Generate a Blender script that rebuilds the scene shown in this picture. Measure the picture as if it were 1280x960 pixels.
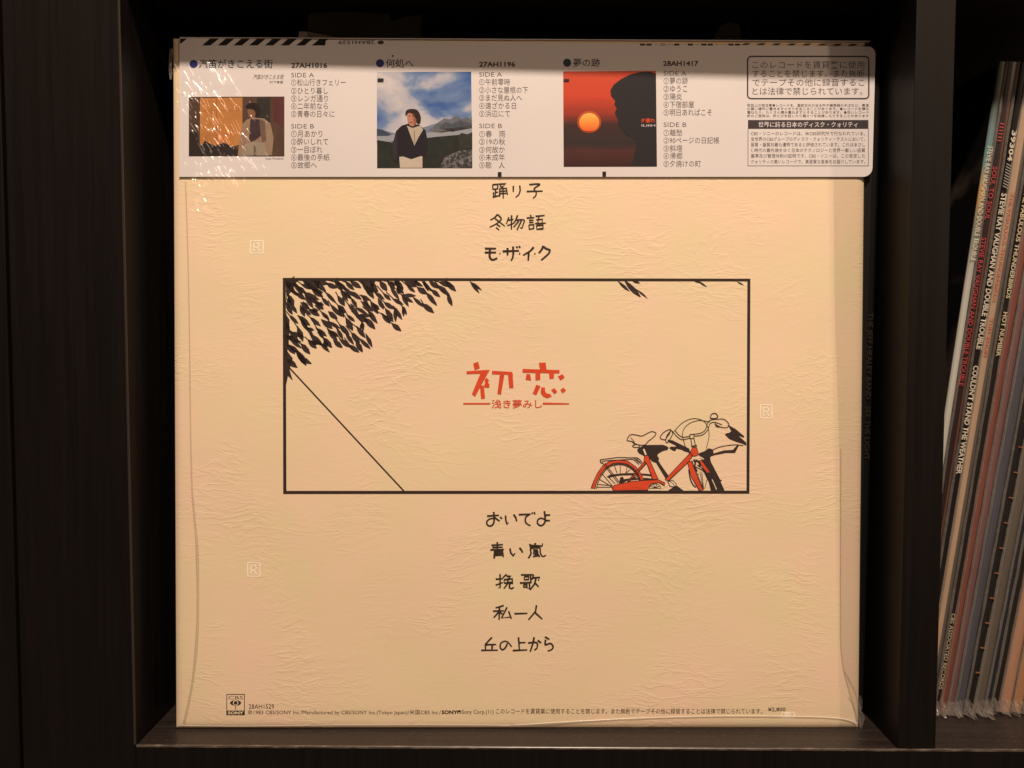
import bpy, bmesh, math, random
from mathutils import Vector, Matrix, noise

# ------------------------------------------------------------------ scene, camera, light
sc = bpy.context.scene
for o in list(bpy.data.objects): bpy.data.objects.remove(o)
COL = sc.collection
F_PX = 1000.0                                  # focal length in pixels of the 1280 x 960 photograph
CAM = Vector((0.1683, -0.3435, 0.1766)); CAM_R = (1.5224, -0.0015, 0.0076)
cd = bpy.data.cameras.new('camera'); cam = bpy.data.objects.new('camera', cd); COL.objects.link(cam)
cam.location = CAM; cam.rotation_euler = CAM_R
cd.sensor_fit = 'HORIZONTAL'; cd.sensor_width = 36; cd.lens = F_PX / 1280 * 36
cd.clip_start = 0.01; cd.clip_end = 50
sc.camera = cam
w = bpy.data.worlds.new('World'); sc.world = w; w.use_nodes = True
w.node_tree.nodes['Background'].inputs[0].default_value = (1.0, 0.69, 0.47, 1)
w.node_tree.nodes['Background'].inputs[1].default_value = 0.18
def lamp(name, loc, watt, col, r):
    l = bpy.data.lights.new(name, 'POINT'); l.energy = watt; l.color = col; l.shadow_soft_size = r
    o = bpy.data.objects.new(name, l); o.location = loc; COL.objects.link(o); return o
lamp('ceiling_lamp', (0.27, -0.62, 1.20), 84, (1.0, 0.80, 0.62), 0.032)
lamp('floor_lamp', (1.75, -1.50, 1.10), 33, (1.0, 0.72, 0.48), 0.05)
sc.view_settings.view_transform = 'Standard'; sc.view_settings.look = 'None'
sc.view_settings.exposure = 0.0; sc.view_settings.gamma = 1.0
sc.render.engine = 'CYCLES'; sc.cycles.use_denoising = True
sc.cycles.max_bounces = 8; sc.cycles.transparent_max_bounces = 16

RND = random.Random(7)
# ------------------------------------------------------------------ helpers
def srgb(r, g, b):
    f = lambda c: (c/255/12.92) if c/255 <= .04045 else ((c/255+.055)/1.055)**2.4
    return (f(r), f(g), f(b), 1)

class NT:
    def __init__(s, name):
        s.m = bpy.data.materials.new(name); s.m.use_nodes = True
        s.t = s.m.node_tree; s.b = s.t.nodes['Principled BSDF']; s.out = s.t.nodes['Material Output']
    def n(s, typ, **kw):
        nd = s.t.nodes.new(typ)
        for k, v in kw.items():
            if k.startswith('i_'):
                nd.inputs[int(k[2:])].default_value = v
            else: setattr(nd, k, v)
        return nd
    def l(s, a, b): s.t.links.new(a, b)
    def coords(s, scale=(1, 1, 1), rot=(0, 0, 0), kind='Object'):
        tc = s.n('ShaderNodeTexCoord'); mp = s.n('ShaderNodeMapping')
        mp.inputs['Scale'].default_value = scale; mp.inputs['Rotation'].default_value = rot
        s.l(tc.outputs[kind], mp.inputs[0]); return mp.outputs[0]
    def noise(s, vec, scale, detail=4, rough=.5, dist=0, kind=None):
        nd = s.n('ShaderNodeTexNoise')
        if kind: nd.noise_type = kind
        s.l(vec, nd.inputs['Vector']); nd.inputs['Scale'].default_value = scale
        nd.inputs['Detail'].default_value = detail; nd.inputs['Roughness'].default_value = rough
        nd.inputs['Distortion'].default_value = dist; return nd.outputs[0]
    def ramp(s, fac, stops):
        r = s.n('ShaderNodeValToRGB'); e = r.color_ramp.elements
        while len(e) < len(stops): e.new(.5)
        for el, (p, c) in zip(e, stops): el.position = p; el.color = c
        s.l(fac, r.inputs[0]); return r.outputs[0]
    def mix(s, f, a, b, mode='MIX'):
        m = s.n('ShaderNodeMix', data_type='RGBA', blend_type=mode)
        for k, v in ((0, f), (6, a), (7, b)):
            if isinstance(v, (int, float)) or isinstance(v, tuple): m.inputs[k].default_value = v
            else: s.l(v, m.inputs[k])
        return m.outputs[2]
    def math(s, op, a, b=0, c=0, clamp=False):
        m = s.n('ShaderNodeMath', operation=op, use_clamp=clamp)
        for k, v in enumerate((a, b, c)):
            if isinstance(v, (int, float)): m.inputs[k].default_value = v
            else: s.l(v, m.inputs[k])
        return m.outputs[0]
    def bump(s, h, strength, dist, prev=None):
        b = s.n('ShaderNodeBump'); b.inputs['Strength'].default_value = strength; b.inputs['Distance'].default_value = dist
        s.l(h, b.inputs['Height'])
        if prev is not None: s.l(prev, b.inputs['Normal'])
        return b.outputs[0]
    def base(s, c, rough=.5, spec=.5, coat=0, coat_rough=.1):
        b = s.b
        if isinstance(c, tuple): b.inputs['Base Color'].default_value = c
        else: s.l(c, b.inputs['Base Color'])
        if isinstance(rough, (int, float)): b.inputs['Roughness'].default_value = rough
        else: s.l(rough, b.inputs['Roughness'])
        b.inputs['Specular IOR Level'].default_value = spec
        b.inputs['Coat Weight'].default_value = coat; b.inputs['Coat Roughness'].default_value = coat_rough

def flat(name, c, rough=.5, spec=.3):
    m = NT(name); v = m.coords((900, 900, 900)); n = m.noise(v, 1, 2)
    m.base(m.mix(n, tuple(x*.9 for x in c[:3])+(1,), tuple(min(1, x*1.1) for x in c[:3])+(1,)), rough, spec)
    return m.m

# textured cover card: embossed creases, warm cream with a faint mottle; the ink takes the same relief
def crease_normal(m):
    v0 = m.coords((1, 1, 1))
    warp = m.n('ShaderNodeTexNoise'); m.l(v0, warp.inputs['Vector']); warp.inputs['Scale'].default_value = 14; warp.inputs['Detail'].default_value = 3
    sub = m.n('ShaderNodeVectorMath', operation='SUBTRACT'); m.l(warp.outputs[1], sub.inputs[0]); sub.inputs[1].default_value = (.5, .5, .5)
    sca = m.n('ShaderNodeVectorMath', operation='SCALE'); m.l(sub.outputs[0], sca.inputs[0]); sca.inputs['Scale'].default_value = .028
    add = m.n('ShaderNodeVectorMath', operation='ADD'); m.l(v0, add.inputs[0]); m.l(sca.outputs[0], add.inputs[1])
    mp = m.n('ShaderNodeMapping'); m.l(add.outputs[0], mp.inputs[0]); mp.inputs['Scale'].default_value = (58, 1, 240)
    mp.inputs['Rotation'].default_value = (0, math.radians(-6), 0)
    a = m.noise(mp.outputs[0], 1.0, 3, .55)
    ridge = m.math('ABSOLUTE', m.math('SUBTRACT', a, .5))
    ridge = m.math('SUBTRACT', 1, m.math('MULTIPLY', ridge, 16, clamp=True))        # thin crease lines
    mp2 = m.n('ShaderNodeMapping'); m.l(add.outputs[0], mp2.inputs[0]); mp2.inputs['Scale'].default_value = (95, 1, 190)
    mp2.inputs['Rotation'].default_value = (0, math.radians(38), 0)
    b = m.noise(mp2.outputs[0], 1.0, 2, .5)
    ridge2 = m.math('SUBTRACT', 1, m.math('MULTIPLY', m.math('ABSOLUTE', m.math('SUBTRACT', b, .5)), 18, clamp=True))
    mask = m.ramp(m.noise(v0, 26, 2, .5), [(.49, (.12, .12, .12, 1)), (.64, (1, 1, 1, 1))])
    mask2 = m.ramp(m.noise(m.coords((1, 1, 1), (0, .7, 0)), 16, 2, .5), [(.55, (0, 0, 0, 1)), (.66, (1, 1, 1, 1))])
    soft = m.noise(m.coords((150, 150, 480)), 1, 3, .6)
    h = m.math('ADD', m.math('MULTIPLY', ridge, mask), m.math('MULTIPLY', m.math('MULTIPLY', ridge2, mask2), .8))
    h = m.math('ADD', h, m.math('MULTIPLY', soft, .5))
    big = m.noise(v0, 9, 2, .5)
    n1 = m.bump(big, 1.0, .0022)
    return m.bump(h, 1.0, .000066, n1), h

mt = {}
m = NT('cream_card'); nrm, h = crease_normal(m)
mot = m.noise(m.coords((1, 1, 1)), 22, 3, .6); mot2 = m.noise(m.coords((1, 1, 1), (1, 2, 3)), 60, 3, .6)
c = m.mix(m.ramp(mot, [(.35, (0, 0, 0, 1)), (.65, (1, 1, 1, 1))]), (.78, .655, .43, 1), (.84, .625, .475, 1))
c = m.mix(m.math('MULTIPLY', mot2, .25), c, (.80, .64, .43, 1))
m.base(c, .42, .28, .25, .28); m.l(nrm, m.b.inputs['Normal']); mt['card'] = m.m
def ink(name, c, rough=.4):
    m = NT(name); nrm, h = crease_normal(m); n = m.noise(m.coords((300, 300, 300)), 1, 3)
    m.base(m.mix(n, tuple(x*.8 for x in c[:3])+(1,), tuple(x*1.2 for x in c[:3])+(1,)), rough, .28, .25, .28)
    m.l(nrm, m.b.inputs['Normal']); return m.m
mt['ink'] = ink('dark_brown_ink', (.036, .024, .020, 1)); mt['ink_black'] = ink('black_ink', (.040, .028, .027, 1))
mt['ink_red'] = ink('red_ink', (.66, .075, .028, 1)); mt['card_light'] = ink('unprinted_card', (.84, .70, .50, 1))
mt['ink_grey'] = ink('grey_ink', (.16, .12, .09, 1))
m = NT('white_obi_paper'); n = m.noise(m.coords((1, 1, 1)), 35, 3); f = m.noise(m.coords((700, 700, 120)), 1, 3)
m.base(m.mix(n, (.66, .62, .64, 1), (.69, .65, .66, 1)), .38, .35, .35, .2)
m.l(m.bump(f, .5, .00003, m.bump(m.noise(m.coords((1, 1, 1)), 12, 2), 1, .0012)), m.b.inputs['Normal']); mt['obi'] = m.m
mt['obi_ink'] = flat('black_print', (.05, .04, .043, 1), .35); mt['obi_grey'] = flat('soft_black_print', (.09, .07, .075, 1), .4)
mt['obi_blue'] = flat('blue_print', (.035, .045, .20, 1), .35); mt['obi_teal'] = flat('dark_teal_print', (.03, .05, .09, 1), .35)
mt['obi_white'] = flat('knocked_out_white', (.62, .58, .62, 1), .4); mt['stripe'] = flat('stripe_print', (.012, .009, .012, 1), .45)

m = NT('black_brown_foil')                                                  # wood-grain foil of the bookcase
g = m.noise(m.coords((260, 260, 9)), 1, 5, .65, .6); g2 = m.noise(m.coords((1, 1, 1)), 8, 3)
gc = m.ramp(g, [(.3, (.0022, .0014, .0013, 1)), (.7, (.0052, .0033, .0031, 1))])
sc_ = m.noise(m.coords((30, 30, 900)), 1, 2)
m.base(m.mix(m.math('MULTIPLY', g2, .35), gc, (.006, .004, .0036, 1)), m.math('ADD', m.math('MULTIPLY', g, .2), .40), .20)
m.l(m.bump(g, .6, .00012), m.b.inputs['Normal']); mt['foil'] = m.m
m = NT('black_brown_foil_horizontal')
g = m.noise(m.coords((9, 260, 260)), 1, 5, .65, .6); dust = m.noise(m.coords((1, 1, 1)), 700, 2, .6)
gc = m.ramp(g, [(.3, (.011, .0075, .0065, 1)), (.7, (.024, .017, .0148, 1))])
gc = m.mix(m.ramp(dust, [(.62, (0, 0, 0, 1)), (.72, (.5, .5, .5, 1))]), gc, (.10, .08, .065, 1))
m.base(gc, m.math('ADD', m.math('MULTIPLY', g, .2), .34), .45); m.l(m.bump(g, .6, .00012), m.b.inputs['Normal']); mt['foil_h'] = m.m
m = NT('worn_highlight_edge'); ch = m.ramp(m.noise(m.coords((160, 900, 900)), 1, 4, .7), [(.35, (.030, .022, .018, 1)), (.55, (.09, .07, .058, 1)), (.72, (.20, .165, .135, 1))]); m.base(ch, .32, .5); mt['edge'] = m.m; mt['edge2'] = flat('highlight_panel_edge', (.03, .023, .02, 1), .35, .4)  # pale tones paint the light line on the edges; the chips are wear

def film(name, alpha, col=(.8, .78, .76, 1), rough=.12):
    m = NT(name); t = m.n('ShaderNodeBsdfTransparent'); mx = m.n('ShaderNodeMixShader')
    n = m.noise(m.coords((1, 1, 1)), 120, 3, .6); m.base(col, rough, .8)
    m.l(m.bump(n, .7, .0012), m.b.inputs['Normal'])
    lw = m.n('ShaderNodeLayerWeight'); lw.inputs[0].default_value = .35
    a = m.math('ADD', m.math('MULTIPLY', lw.outputs[1], .45), alpha, clamp=True)
    m.l(a, mx.inputs[0]); m.l(t.outputs[0], mx.inputs[1]); m.l(m.b.outputs[0], mx.inputs[2]); m.l(mx.outputs[0], m.out.inputs[0]); return m.m
mt['film'] = film('clear_plastic_film', .06); mt['film_dull'] = film('cloudy_plastic_film', .13, (.42, .38, .35, 1), .3)
mt['film_fold'] = film('shaded_film_fold', .09, (.30, .22, .14, 1), .25)  # brown tint puts the shading of the creases into the film colour
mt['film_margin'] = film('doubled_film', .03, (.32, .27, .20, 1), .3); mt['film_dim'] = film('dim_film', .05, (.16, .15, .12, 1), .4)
mt['film_print'] = film('white_print_on_film', .95, (1.0, .90, .76, 1), .35)
m = NT('film_crease'); t = m.n('ShaderNodeBsdfTransparent'); g = m.n('ShaderNodeBsdfGlossy'); g.inputs['Roughness'].default_value = .09; g.inputs['Color'].default_value = (.9, .92, .97, 1)
ad = m.n('ShaderNodeAddShader'); m.l(t.outputs[0], ad.inputs[0]); m.l(g.outputs[0], ad.inputs[1]); m.l(ad.outputs[0], m.out.inputs[0]); mt['glint'] = m.m
m = NT('seal_line'); t = m.n('ShaderNodeBsdfTransparent'); m.base((.9, .85, .8, 1), .2, .8); mx = m.n('ShaderNodeMixShader'); mx.inputs[0].default_value = .38
m.l(t.outputs[0], mx.inputs[1]); m.l(m.b.outputs[0], mx.inputs[2]); m.l(mx.outputs[0], m.out.inputs[0]); mt['seal'] = m.m

def link(name, me, mat, parent=None, kind=None):
    o = bpy.data.objects.new(name, me); COL.objects.link(o)
    if mat is not None: me.materials.clear(); me.materials.append(mat)
    if parent: o.parent = parent
    if kind: o['kind'] = kind
    return o
def mesh_of(bm, name):
    me = bpy.data.meshes.new(name); bm.to_mesh(me); bm.free(); return me
def empty(name, loc, rot, label, cat, group=None):
    e = bpy.data.objects.new(name, None); COL.objects.link(e); e.location = loc; e.rotation_euler = rot
    e.empty_display_size = .02; e['label'] = label; e['category'] = cat
    if group: e['group'] = group
    return e
def box(name, lo, hi, mat, parent=None, bevel=0.0, seg=2):
    bm = bmesh.new(); bmesh.ops.create_cube(bm, size=1)
    for v in bm.verts:
        v.co = Vector([lo[i] + (v.co[i]+.5)*(hi[i]-lo[i]) for i in range(3)])
    if bevel: bmesh.ops.bevel(bm, geom=bm.edges[:], offset=bevel, segments=seg, profile=.6, affect='EDGES')
    o = link(name, mesh_of(bm, name), mat, parent)
    if bevel:
        for p in o.data.polygons: p.use_smooth = False
    return o

# pose of the sleeve leaning in the cube (found by solving the perspective of its corners)
S_LOC = Vector((0.1687, 0.0170, 0.0003)); S_ROT = (-0.0312, 0.0015, 0.0141); SW = SH = .315
from mathutils import Euler
S_M = Matrix.Translation(S_LOC) @ Euler(S_ROT).to_matrix().to_4x4(); S_I = S_M.inverted()
C_M = Euler(CAM_R).to_matrix()
def ray(px, py): return (C_M @ Vector(((px-640)/F_PX, (480-py)/F_PX, -1))).normalized()
def on_plane(px, py, M, I, y=0):
    d = I.to_3x3() @ ray(px, py); o = I @ CAM; k = (y-o.y) / d.y; p = o + d*k; return p.x, p.z
def S(px, py, y=0): return on_plane(px, py, S_M, S_I, y)           # measured place on the sleeve's own flat face

class Print:
    """collects flat shapes on one printed face; y is the tiny build-up of the ink"""
    def __init__(s, y): s.bm = bmesh.new(); s.y = y
    def poly(s, pts, px=True):
        q = [S(*p, s.y) for p in pts] if px else pts
        vs = [s.bm.verts.new((a, s.y, b)) for a, b in q]
        try: f = s.bm.faces.new(vs)
        except ValueError: return
        f.normal_update()
        if f.normal.y > 0: f.normal_flip()
    def rect(s, x0, y0, x1, y1): s.poly([(x0, y0), (x1, y0), (x1, y1), (x0, y1)])
    def disc(s, x, y, r, ry=None, n=18): 
        ry = ry or r; s.poly([(x+r*math.cos(a*2*math.pi/n), y+ry*math.sin(a*2*math.pi/n)) for a in range(n)])
    def stroke(s, pts, wd, closed=False, smooth=False, taper=None, jit=0):
        if smooth: pts = spline(pts, closed)
        if closed and not smooth: pts = list(pts) + [pts[0], pts[1]]
        if closed and smooth: pts = list(pts) + [pts[0]]
        n = len(pts); L = []; R_ = []
        for i in range(n):
            a = Vector(pts[max(0, i-1)]); b = Vector(pts[min(n-1, i+1)]); p = Vector(pts[i])
            t = (b-a).normalized() if (b-a).length > 1e-9 else Vector((1, 0)); k = 1
            if 0 < i < n-1:
                t1 = (p-a).normalized(); c = max(.45, t.dot(t1)); k = 1/c
            nn = Vector((-t.y, t.x)); hw = wd/2*k
            if taper: hw *= taper[0] + (taper[1]-taper[0])*i/(n-1)
            L.append(p+nn*hw); R_.append(p-nn*hw)
        for i in range(n-1): s.poly([L[i], L[i+1], R_[i+1], R_[i]])
    def build(s, name, mat, parent):
        bmesh.ops.triangulate(s.bm, faces=s.bm.faces[:])
        for f in s.bm.faces:
            f.normal_update()
            if f.normal.y > 0: f.normal_flip()
        return link(name, mesh_of(s.bm, name), mat, parent)
def spline(pts, closed=False, k=6):
    P = [Vector(p) for p in pts]; n = len(P); out = []
    for i in range(n if closed else n-1):
        g = lambda j: P[j % n] if closed else P[min(n-1, max(0, j))]
        a, b, c, d = g(i-1), g(i), g(i+1), g(i+2)
        for q in range(k):
            t = q/k; out.append(.5*((2*b)+(-a+c)*t+(2*a-5*b+4*c-d)*t*t+(-a+3*b-3*c+d)*t**3))
    if not closed: out.append(P[-1])
    return [tuple(p) for p in out]

def glyphs(body, bold=0.0, spacing=1.0):
    cu = bpy.data.curves.new('t', 'FONT'); cu.body = body; cu.resolution_u = 2; cu.offset = bold; cu.space_character = spacing
    cu.fill_mode = 'FRONT' if hasattr(cu, 'fill_mode') else cu.fill_mode
    o = bpy.data.objects.new('t', cu); COL.objects.link(o)
    dg = bpy.context.evaluated_depsgraph_get(); me = bpy.data.meshes.new_from_object(o.evaluated_get(dg))
    bpy.data.objects.remove(o); bpy.data.curves.remove(cu); return me
def text(body, x0, x1, y0, y1, mat, parent, y, bold=0.0, flip=False, slant=0, name='text_line'):
    me = glyphs(body, bold); xs = [v.co.x for v in me.vertices]; ys = [v.co.y for v in me.vertices]
    ax, bx, ay, by = min(xs), max(xs), min(ys), max(ys)
    for v in me.vertices:
        s = (v.co.x-ax)/(bx-ax); t = (v.co.y-ay)/(by-ay)
        if flip: s, t = 1-s, 1-t
        p = S(x0+(x1-x0)*s + slant*t, y1+(y0-y1)*t, y); v.co = (p[0], y, p[1])
    return link(name, me, mat, parent)

# ------------------------------------------------------------------ bookcase
bc = empty('bookcase', (0, 0, 0), (0, 0, 0), 'black-brown wooden bookcase with square cubes holding the records', 'bookcase')
W_ = .335; D_ = .385; T = .0165; T2 = .0385
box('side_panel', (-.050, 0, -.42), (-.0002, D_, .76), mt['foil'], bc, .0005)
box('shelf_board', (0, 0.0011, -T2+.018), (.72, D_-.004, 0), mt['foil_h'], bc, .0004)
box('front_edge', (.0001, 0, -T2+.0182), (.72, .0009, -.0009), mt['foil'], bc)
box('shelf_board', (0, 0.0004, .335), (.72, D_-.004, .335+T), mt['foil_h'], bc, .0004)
box('divider', (W_, .0002, .0002), (W_+T, D_-.004, .3348), mt['foil'], bc, .0005)
box('divider', (W_, .0002, .3519), (W_+T, D_-.004, .66), mt['foil'], bc, .0005)
box('divider', (W_, .0002, -.36), (W_+T, D_-.004, -T2+.0178), mt['foil'], bc, .0005)
box('back_panel', (.0, D_-.0035, -.42), (.72, D_, .76), mt['foil'], bc)
box('edge_highlight', (.0001, -.0002, -.0009), (.72, .0009, .00025), mt['edge'], bc, .00045, 3)  # strip added along the board to carry its painted highlight
box('edge_highlight', (-.0009, -.0002, .0003), (.00005, .0007, .3348), mt['edge2'], bc, .0003, 3)  # thin paler strip added for the highlight on the side panel's edge
nb = empty('neighbouring_bookcase', (-.0525, 0, 0), (0, 0, 0), 'second black-brown bookcase at the left edge beyond a narrow gap', 'bookcase')
box('side_panel', (-.05, .0015, -.42), (0, D_, .76), mt['foil'], nb, .0006)
wall = box('wall', (-3, D_+.02, -1.2), (3.5, D_+.1, 2.4), flat('painted_wall', (.45, .40, .34, 1), .8)); wall['kind'] = 'structure'

# ------------------------------------------------------------------ record sleeve, back cover towards us
sl = empty('album_sleeve', S_LOC, S_ROT, 'cream record sleeve with song titles and a red bicycle drawing, leaning in the dark cube', 'record sleeve')
X0, X1 = -SW/2, SW/2
def card():
    nx, nz = 40, 40; bm = bmesh.new(); hx = SW/2
    def prof(u):       # pillow: the two panels round off towards the folded edges
        e = min(u, 1-u)*SW; return .0010*max(0, 1-e/.0035)**2
    G = []
    us = [0, .0008, .002, .004, .007, .012] + [.012+(1-.024)*i/nx for i in range(1, nx)] + [.988, .993, .996, .998, .9992, 1]
    for u in us:
        row = []
        for v in us:
            y = max(prof(u), prof(v)); row.append(bm.verts.new((-hx+u*SW, y, v*SH)))
        G.append(row)
    n = len(us); B = [[bm.verts.new((-hx+u*SW, .0045-max(prof(u), prof(v)), v*SH)) for v in us] for u in us]
    for i in range(n-1):
        for j in range(n-1):
            bm.faces.new((G[i][j], G[i+1][j], G[i+1][j+1], G[i][j+1])); bm.faces.new((B[i][j+1], B[i+1][j+1], B[i+1][j], B[i][j]))
    for i in range(n-1):
        bm.faces.new((G[i+1][0], G[i][0], B[i][0], B[i+1][0])); bm.faces.new((G[i][n-1], G[i+1][n-1], B[i+1][n-1], B[i][n-1]))
        bm.faces.new((G[0][i], G[0][i+1], B[0][i+1], B[0][i])); bm.faces.new((G[n-1][i+1], G[n-1][i], B[n-1][i], B[n-1][i+1]))
    bmesh.ops.recalc_face_normals(bm, faces=bm.faces[:])
    for f in bm.faces: f.smooth = True
    return mesh_of(bm, 'cover')
link('cover', card(), mt['card'], sl)
Y1, Y2, Y3, Y4 = -.00006, -.00012, -.00018, -.00024

# frame of the picture
p = Print(Y2)
p.poly([(353.5, 347.3), (938, 348.3), (938, 351.6), (353.5, 350.8)]); p.poly([(354, 613.6), (936.8, 613.3), (936.8, 617), (354, 617.4)])
p.poly([(353.5, 350.7), (357.2, 350.7), (358, 613.7), (354, 613.7)]); p.poly([(934.3, 351.4), (938, 351.4), (936.8, 613.5), (933.2, 613.5)])
p.build('printed_frame', mt['ink'], sl)
# slanting line and foliage
p = Print(Y1); p.stroke([(361, 459), (505, 614)], 1.9); p.build('printed_line', mt['ink'], sl)
p = Print(Y1)
def leaf(x, y, ang, L, wd):
    c, s_ = math.cos(ang), math.sin(ang); pts = []
    for t, h_ in ((0, .1), (.15, .42), (.32, .85), (.5, 1), (.68, .9), (.86, .5), (1, .12)): pts.append((t*L, h_*wd/2))
    pts = pts + [(a, -b*RND.uniform(.8, 1.1)) for a, b in reversed(pts)]
    p.poly([(x+a*c-b*s_, y+a*s_+b*c) for a, b in pts])
lim = [(356, 480), (368, 462), (366, 446), (390, 458), (392, 440), (420, 446), (424, 434), (450, 442), (470, 430), (458, 414), (484, 408), (503, 416), (490, 398), (512, 394), (520, 384), (542, 392), (540, 378), (572, 384), (560, 366), (574, 352), (356, 350)]
def inside(x, y):
    r = False; n = len(lim)
    for i in range(n):
        a, b = lim[i], lim[i-1]
        if (a[1] > y) != (b[1] > y) and x < (b[0]-a[0])*(y-a[1])/(b[1]-a[1])+a[0]: r = not r
    return r
done = []; ca, sa = math.cos(math.radians(46)), math.sin(math.radians(46))
for tr in range(9000):                             # separate almond leaves hanging down to the right, joined by thin twigs
    x, y = RND.uniform(358, 580), RND.uniform(350, 470)
    if not inside(x+5, y+5) or (y > 352 and not inside(x-3, y-2) and x > 370): continue
    u, v = x*ca+y*sa, -x*sa+y*ca
    if any(((u-a)/13.6)**2+((v-b)/6.4)**2 < 1 for a, b in done): continue
    done.append((u, v)); L = RND.uniform(14, 23); la = math.radians(RND.gauss(46, 12)); wd_ = RND.uniform(4.6, 7.6)
    leaf(max(357.5, x-L/2*math.cos(la)), max(350.5, y-L/2*math.sin(la)), la, L, wd_)
    if RND.random() < .8:
        q = math.radians(RND.gauss(47, 7)); x0, y0 = x-L*.3*math.cos(la), y-L*.3*math.sin(la); k_ = RND.uniform(8, 15)
        p.stroke([(max(357.5, x0-k_*math.cos(q)), max(350.5, y0-k_*math.sin(q))), (x0, y0)], 1.3)
    if RND.random() < .32: leaf(x-L*.3*math.cos(la), y-L*.3*math.sin(la), la+math.radians(RND.choice([-30, -20, 20, 28])), L*RND.uniform(.6, 1.1), wd_*.85)
p.poly([(357, 350), (372, 350), (366, 362), (358, 372)]); p.poly([(378, 350), (400, 350), (398, 362), (388, 360)])
p.poly([(357, 392), (362, 400), (361, 430), (357, 450)]); p.poly([(357, 436), (366, 448), (362, 462), (366, 476), (360, 470), (357, 484)])
p.poly([(446, 350), (470, 350), (466, 360), (456, 358)])
for (x, y, a, L, wd) in ((352+235, 351, 52, 20, 4.2), (588, 352, 38, 18, 3.8), (556, 351, 38, 10, 3.5), (772, 351, 42, 20, 4.2), (780, 350, 46, 30, 7), (795, 361, 40, 19, 2.6), (789, 350, 20, 12, 4), (872, 351, 34, 14, 2.6), (866, 350.5, 20, 10, 2), (921, 352, 28, 10, 2), (372, 438, 60, 22, 8), (374, 446, 30, 18, 6)):
    leaf(x, y, math.radians(a), L, wd)
p.build('printed_leaves', mt['ink_black'], sl)

# hand-lettered song titles: strokes measured as (zoom origin, scale, strokes)
T1 = (590, 225, 11.636, 17, [
 [(300,68),(375,62),(372,128),(306,134),(300,68)], [(341,135),(341,235)], [(342,180),(380,176)], [(314,178),(316,246)], [(300,250),(400,224)],
 [(388,60),(492,55),(440,100)], [(405,84),(452,112)], [(402,240),(404,126),(500,120),(516,215)], [(404,162),(500,158)], [(402,198),(508,192)], [(452,108),(455,268)],
 [(602,85),(600,172)], [(694,78),(702,150),(682,212),(634,252)],
 [(832,66),(985,60),(905,125),(934,178),(926,228),(888,266)], [(795,166),(1030,160)],
 [(372,498),(332,545),(268,582)], [(372,500),(425,560),(395,605),(330,650),(258,686)], [(336,560),(402,612),(478,672)], [(362,644),(412,680)], [(350,690),(396,728)],
 [(536,540),(500,638)], [(528,582),(604,572)], [(576,512),(573,720)], [(514,662),(604,632)], [(664,512),(634,590),(602,632)], [(640,582),(755,580),(745,645),(725,700),(704,688)], [(682,592),(606,686)], [(718,592),(654,728)],
 [(850,508),(862,540)], [(795,552),(906,546)], [(830,585),(896,583)], [(832,616),(896,614)], [(828,652),(898,648),(896,706),(834,714),(828,652)],
 [(925,526),(1058,515)], [(978,522),(956,618)], [(935,577),(1026,571),(1020,625)], [(918,632),(1074,626)], [(938,662),(1036,656),(1032,706),(944,716),(938,662)]])
T2_ = (590, 295, 11.636, 24, [
 [(188,182),(352,182)], [(186,240),(352,240)], [(262,186),(256,290),(275,334),(312,346),(368,320)], [(398,255),(414,255)], [(685,255),(702,255)], [(906,258),(924,258)],
 [(446,222),(684,214)], [(517,172),(517,282)], [(597,152),(601,258),(592,318),(568,358)], [(646,150),(662,176)], [(684,144),(702,172)],
 [(898,160),(852,215),(745,280)], [(826,232),(818,358)], [(1040,142),(1012,200),(972,248)], [(1034,152),(1085,186),(1132,206),(1108,262),(1006,352)]])
T3 = (595, 630, 11.636, 20, [
 [(162,176),(334,164)], [(258,114),(264,200),(256,280),(212,320),(166,302),(158,256),(198,218),(256,208)], [(262,190),(345,250)], [(350,188),(382,216)],
 [(430,166),(434,240),(454,298),(472,266)], [(548,152),(580,200),(592,252)],
 [(622,155),(796,147)], [(775,152),(726,190),(718,250),(744,290),(794,316)], [(814,122),(823,147)], [(848,116),(858,152)],
 [(995,102),(1004,180),(1006,250),(975,302),(930,312),(894,276),(904,226),(950,206),(1004,226)], [(1016,162),(1080,157)], [(1016,241),(1076,240)],
 [(310,552),(311,664)], [(224,601),(392,590)], [(238,633),(390,626)], [(208,668),(408,661)], [(264,792),(272,690),(386,684),(398,772)], [(274,718),(388,714)], [(274,746),(388,742)],
 [(494,645),(506,710),(542,752),(568,716)], [(632,636),(665,676),(678,708)],
 [(862,566),(863,612)], [(782,578),(790,616),(966,610),(968,572)], [(762,788),(800,720),(800,648),(924,640),(936,712),(970,762),(1018,744)], [(832,670),(900,664)], [(836,692),(902,688),(900,722),(838,724),(836,692)], [(867,664),(868,756)], [(830,762),(915,752)], [(904,734),(926,770)]])
T4 = (595, 705, 11.636, 19, [
 [(350,146),(351,346),(322,344)], [(286,221),(392,214)], [(286,308),(392,268)], [(446,148),(388,202)], [(444,176),(498,180),(466,216)], [(410,226),(532,216),(530,272),(412,277),(410,226)], [(466,220),(456,290),(406,358)], [(490,276),(486,344),(520,360),(550,338)],
 [(654,158),(838,154)], [(702,186),(766,182),(762,226),(704,229),(702,186)], [(792,158),(798,268)], [(638,276),(812,268)], [(690,302),(744,298),(742,332),(694,336),(690,302)], [(776,272),(782,366),(748,348)], [(838,156),(812,230)], [(828,202),(928,194),(906,242)], [(872,214),(850,292),(786,376)], [(858,272),(912,334)],
 [(404,604),(284,638)], [(248,686),(404,679)], [(341,626),(336,812)], [(336,690),(258,782)], [(345,700),(384,728)], [(452,628),(372,784),(500,770)], [(474,686),(516,798)],
 [(558,723),(748,717)], [(880,598),(866,690),(762,812)], [(860,706),(964,802)]])
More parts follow.
